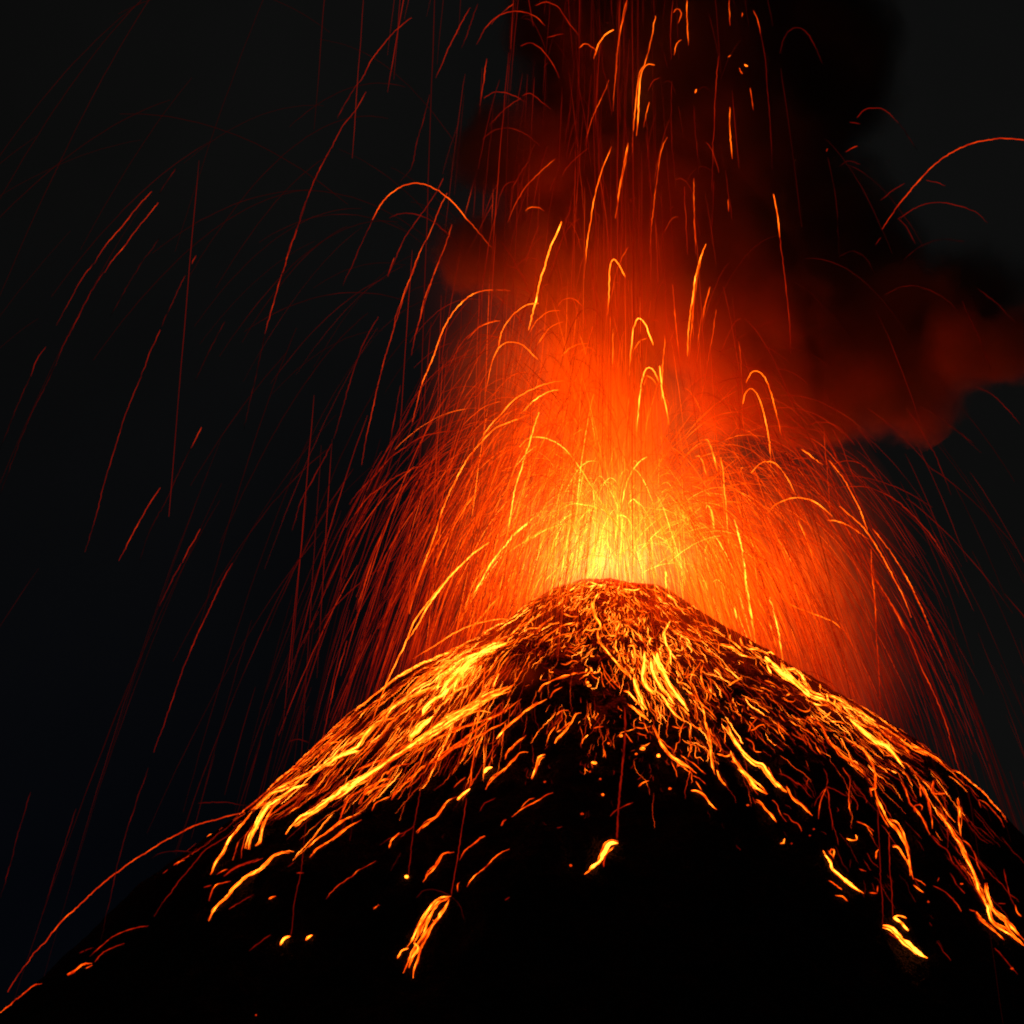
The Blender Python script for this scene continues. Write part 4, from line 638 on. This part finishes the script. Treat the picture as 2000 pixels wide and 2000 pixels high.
# fine spray: ballistic flights from the crater, far more than one could count
b = Batch(); G = 9.8
def spray(n, vx, vz, side, l0, dl, t_len, rad=(0.10, 0.17), wind=0.0, minl=0.9, x0=6):
    """n flights; vx, vz: (mean, spread); levels fall from l0 with distance"""
    for _ in range(n):
        v0 = Vector((random.gauss(*vx), random.gauss(0, side), abs(random.gauss(*vz))))
        o = VENT + Vector((random.gauss(0, x0), random.gauss(0, 6), -2))
        T = 2 * v0.z / G + 6; dt = random.uniform(*t_len); t0 = random.triangular(0.05, max(0.3, T - dt * 0.6), 0.36 * T); m = max(6, int(dt * 9))
        pts = []
        for k in range(m):
            t = t0 + dt * k / (m - 1)
            q = o + Vector((v0.x * t + 0.5 * wind * t * t, v0.y * t, v0.z * t - 0.5 * G * t * t))
            if q.z < float(hz(np.array(q.x), np.array(q.y))) - 0.5: break
            if q.z < VENT.z - 45 and abs(q.x - AX) < 70: break     # few fall that far down the near face
            pts.append(q)
        if len(pts) < 5: continue
        pts = np.array(pts); m = len(pts)
        d = np.linalg.norm(pts - np.array(VENT), axis=1); lv = np.maximum(l0 - d / dl + random.gauss(0, 0.9), minl + random.gauss(0, 0.5))
        u = np.linspace(0, 1, m); tp = np.clip(np.minimum(u * 8, (1 - u) * 4) + 0.3, 0, 1)
        pts = pts + rng.normal(size=pts.shape) * 0.06
        b.add(*tube(pts, random.uniform(*rad) * (0.5 + 0.5 * tp), heat(np.maximum(lv - 1.5 * (1 - tp) + 0.5 * noise1(m, 3), 1.0), 1.0), 3))
R1, R2 = (0.05, 0.10), (0.06, 0.13)
spray(2100, (-6.6, 3.2), (30, 8), 5, 10.0, 19, (0.7, 2.6), R1, wind=-0.2, minl=0.5)
spray(300, (-8, 4.0), (33, 9), 5, 10.7, 19, (0.7, 2.2), R2)
spray(700, (-10, 3), (28, 7), 4, 10.0, 18, (1.0, 2.6), R1)
spray(130, (-11, 4), (41, 8), 5, 7.4, 19, (1.0, 3.2), R1, wind=-0.5)
spray(2600, (10.5, 4.2), (27, 7), 6, 10.0, 18, (0.7, 2.4), R1, x0=9)
spray(200, (10, 4.5), (27, 7), 6, 10.3, 17, (0.7, 2.0), R2, x0=9)
spray(800, (-1, 4.5), (20, 8), 5, 9.5, 16, (0.4, 1.6), R1)
spray(1000, (-0.8, 2.6), (50, 19), 5, 8.8, 34, (0.5, 2.2), R1)
spray(560, (-1.5, 2.6), (86, 14), 6, 6.2, 70, (0.6, 2.0), R1, minl=2.6)
spray(45, (-17, 6), (62, 12), 6, 2.6, 90, (1.5, 4.5), R1, minl=0.6, wind=-0.8)
spray(28, (13, 4), (45, 12), 8, 3.4, 80, (1.0, 3.0), R1, minl=0.8)
o = b.build("ember_spray", AIR); tag(o, "dense curtain of hair-thin glowing ember paths fanning out of the crater", "ember spray", kind="stuff")
# ------------------------------------------------------------------ volumes
def hull(name, blobs, vox, mat):
    """closed skin round a set of (centre, radius) balls"""
    bm = bmesh.new()
    for c, r in blobs:
        bmesh.ops.create_icosphere(bm, subdivisions=3, radius=1.0, matrix=Matrix.Translation(c) @ Matrix.Diagonal((r[0], r[1], r[2], 1)))
    me = bpy.data.meshes.new(name); bm.to_mesh(me); bm.free(); me.materials.append(mat)
    o = bpy.data.objects.new(name, me); COL.objects.link(o)
    rm = o.modifiers.new("skin", 'REMESH'); rm.mode = 'VOXEL'; rm.voxel_size = vox
    return o
class G_:
    """tiny node helper"""
    def __init__(s, name):
        s.m = bpy.data.materials.new(name); s.m.use_nodes = True; s.t = s.m.node_tree; s.t.nodes.clear()
    def val(s, sock, v):
        if isinstance(v, bpy.types.NodeSocket): s.t.links.new(v, sock)
        elif v is not None: sock.default_value = v
    def math(s, op, a, b=None, clamp=False):
        n = s.t.nodes.new("ShaderNodeMath"); n.operation = op; n.use_clamp = clamp; s.val(n.inputs[0], a); s.val(n.inputs[1], b); return n.outputs[0]
    def vec(s, op, a, b=None, scale=None):
        n = s.t.nodes.new("ShaderNodeVectorMath"); n.operation = op; s.val(n.inputs[0], a); s.val(n.inputs[1], b)
        if scale is not None: s.val(n.inputs[3], scale)
        return n.outputs["Value"] if op in ('LENGTH', 'DISTANCE', 'DOT_PRODUCT') else n.outputs[0]
    def noise(s, v, scale, detail, rough=0.5, out=0):
        n = s.t.nodes.new("ShaderNodeTexNoise"); n.inputs["Scale"].default_value = scale; n.inputs["Detail"].default_value = detail; n.inputs["Roughness"].default_value = rough
        s.val(n.inputs["Vector"], v); return n.outputs[out]
    def rng(s, v, a, b, c=0.0, d=1.0, smooth=False):
        n = s.t.nodes.new("ShaderNodeMapRange"); n.interpolation_type = 'SMOOTHSTEP' if smooth else 'LINEAR'
        s.val(n.inputs[0], v)
        for i, x in enumerate((a, b, c, d)): n.inputs[1 + i].default_value = x
        return n.outputs[0]
def wpos(g): return g.t.nodes.new("ShaderNodeNewGeometry").outputs["Position"]

# incandescent gas and droplets of the fountain, plus painted glow over slopes and smoke
# px, py, depth, radius x/y/z in metres, emitted colour per metre
EM = [(1205, 1100, 0, 16, 10, 9, (.070, .032, .0080)), (1170, 1060, 0, 25, 14, 20, (.046, .0135, .0016)), (1250, 1020, 0, 28, 16, 34, (.021, .0026, .0001)), (1320, 1235, -38, 26, 8, 14, (.0045, .00018, 0)), (1000, 1290, -30, 34, 8, 12, (.0035, .00012, 0)),  # entries at negative depth: reddish slope haze painted as emission
      (1200, 930, 0, 34, 22, 42, (.0160, .0013, .00002)), (1085, 880, 0, 26, 18, 40, (.0160, .0012, 0)), (1110, 725, 0, 27, 20, 32, (.0115, .0006, 0)),  # last entry: lit smoke lobe, its light put in as emission
      (1215, 740, 0, 38, 22, 48, (.0034, .00006, 0)), (1170, 560, 4, 38, 20, 28, (.0007, .00001, 0)), (1440, 1150, 6, 22, 20, 20, (.032, .0030, .00005)), (1530, 1160, 8, 26, 20, 36, (.0190, .0012, 0)),
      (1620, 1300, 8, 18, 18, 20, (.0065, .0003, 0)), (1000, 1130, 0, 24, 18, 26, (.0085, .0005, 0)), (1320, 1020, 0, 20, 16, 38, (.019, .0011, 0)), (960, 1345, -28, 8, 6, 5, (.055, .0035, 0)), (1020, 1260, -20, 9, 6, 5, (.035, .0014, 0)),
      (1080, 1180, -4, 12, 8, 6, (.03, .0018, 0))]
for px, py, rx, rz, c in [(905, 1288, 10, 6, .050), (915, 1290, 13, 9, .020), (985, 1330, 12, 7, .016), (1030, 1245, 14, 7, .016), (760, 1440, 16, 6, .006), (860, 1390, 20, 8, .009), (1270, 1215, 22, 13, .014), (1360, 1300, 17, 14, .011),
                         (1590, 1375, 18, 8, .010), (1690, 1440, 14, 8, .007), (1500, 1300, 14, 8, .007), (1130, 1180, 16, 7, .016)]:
    EM.append((px, py, hit_near(px, py).y - 3, rx, 5, rz, (c, c * 0.035, 0)))  # bloom and lit haze near bright streaks, painted as emissive puffs
g = G_("gas_and_painted_glow"); P0 = wpos(g)
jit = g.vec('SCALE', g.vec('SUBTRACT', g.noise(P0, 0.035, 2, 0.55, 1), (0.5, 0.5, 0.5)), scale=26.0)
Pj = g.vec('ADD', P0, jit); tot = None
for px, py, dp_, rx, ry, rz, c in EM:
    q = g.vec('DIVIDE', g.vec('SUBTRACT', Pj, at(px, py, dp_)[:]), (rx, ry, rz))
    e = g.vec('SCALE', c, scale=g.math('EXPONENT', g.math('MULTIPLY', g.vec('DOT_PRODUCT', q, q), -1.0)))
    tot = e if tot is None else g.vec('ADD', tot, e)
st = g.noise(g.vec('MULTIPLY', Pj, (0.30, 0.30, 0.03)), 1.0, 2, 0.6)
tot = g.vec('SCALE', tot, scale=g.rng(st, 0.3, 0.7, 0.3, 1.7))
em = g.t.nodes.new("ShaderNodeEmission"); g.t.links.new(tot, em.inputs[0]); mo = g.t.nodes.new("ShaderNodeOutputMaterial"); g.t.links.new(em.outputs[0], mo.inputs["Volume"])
GAS_GLOW = g.m
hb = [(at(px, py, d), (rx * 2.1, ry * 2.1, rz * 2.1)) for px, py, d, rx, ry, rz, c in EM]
o = hull("gas_and_painted_glow", hb, 3.0, GAS_GLOW)
tag(o, "orange and yellow glowing gas of the lava fountain, plus painted glow over slopes and smoke", "lava fountain", kind="stuff")

# ash plume: dark smoke, lit from below by the vent
LOB = [(1420, 650, 10, 24), (1490, 760, 4, 18), (1400, 780, 20, 15), (1560, 840, 6, 9), (1560, 640, -4, 18), (1225, 900, 26, 14), (1190, 800, 28, 20), (1160, 690, 34, 20), (1230, 590, 40, 32), (1110, 545, 34, 22), (990, 500, -8, 18), (925, 492, -12, 13), (1300, 440, 22, 38), (1180, 330, 40, 34), (1010, 300, -2, 20), (945, 305, -10, 13),
       (1080, 400, 36, 20), (1310, 190, 26, 44), (1180, 90, 26, 34), (1090, 30, 20, 20), (1400, 20, 34, 48), (1480, 560, 22, 34), (1470, 330, 26, 40), (1600, 140, 34, 30), (1650, 600, 16, 28), (1560, 720, 10, 25), (1690, 740, 6, 22),
       (1800, 740, 4, 17), (1790, 820, 2, 9), (1880, 690, -20, 16), (1960, 690, -26, 12), (1780, 600, 10, 26), (1920, 590, 8, 22), (1640, 460, 20, 26), (1620, 810, 6, 12), (1560, 40, 36, 34), (2010, 650, -26, 14)]
g = G_("ash"); P0 = wpos(g)
n1 = g.vec('SCALE', g.vec('SUBTRACT', g.noise(P0, 0.034, 4, 0.62, 1), (0.5, 0.5, 0.5)), scale=34.0)
Pj = g.vec('ADD', P0, n1); tot = None
for px, py, dp_, r in LOB:
    d = g.vec('DISTANCE', Pj, at(px, py, dp_)[:])
    e = g.math('SUBTRACT', 1.0, g.math('DIVIDE', d, r * 1.35), clamp=True)
    tot = e if tot is None else g.math('ADD', tot, e)
dn = g.rng(tot, 0.06, 0.75, 0, 0.10, True)
pv = g.t.nodes.new("ShaderNodeVolumePrincipled"); pv.inputs["Color"].default_value = (0.42, 0.40, 0.38, 1); pv.inputs["Anisotropy"].default_value = 0.0
g.t.links.new(dn, pv.inputs["Density"]); mo = g.t.nodes.new("ShaderNodeOutputMaterial"); g.t.links.new(pv.outputs[0], mo.inputs["Volume"])
ASH = g.m
o = hull("ash_plume", [(at(px, py, d), (r * 1.5,) * 3) for px, py, d, r in LOB], 4.0, ASH)
tag(o, "dark billowing ash cloud rising behind the fountain, its underside lit red", "ash plume", kind="stuff")
for m in (GAS_GLOW, ASH):
    m.cycles.volume_sampling = 'MULTIPLE_IMPORTANCE'
    try: m.cycles.volume_step_rate = 1.0
    except Exception: pass
cy.volume_step_rate = 0.9
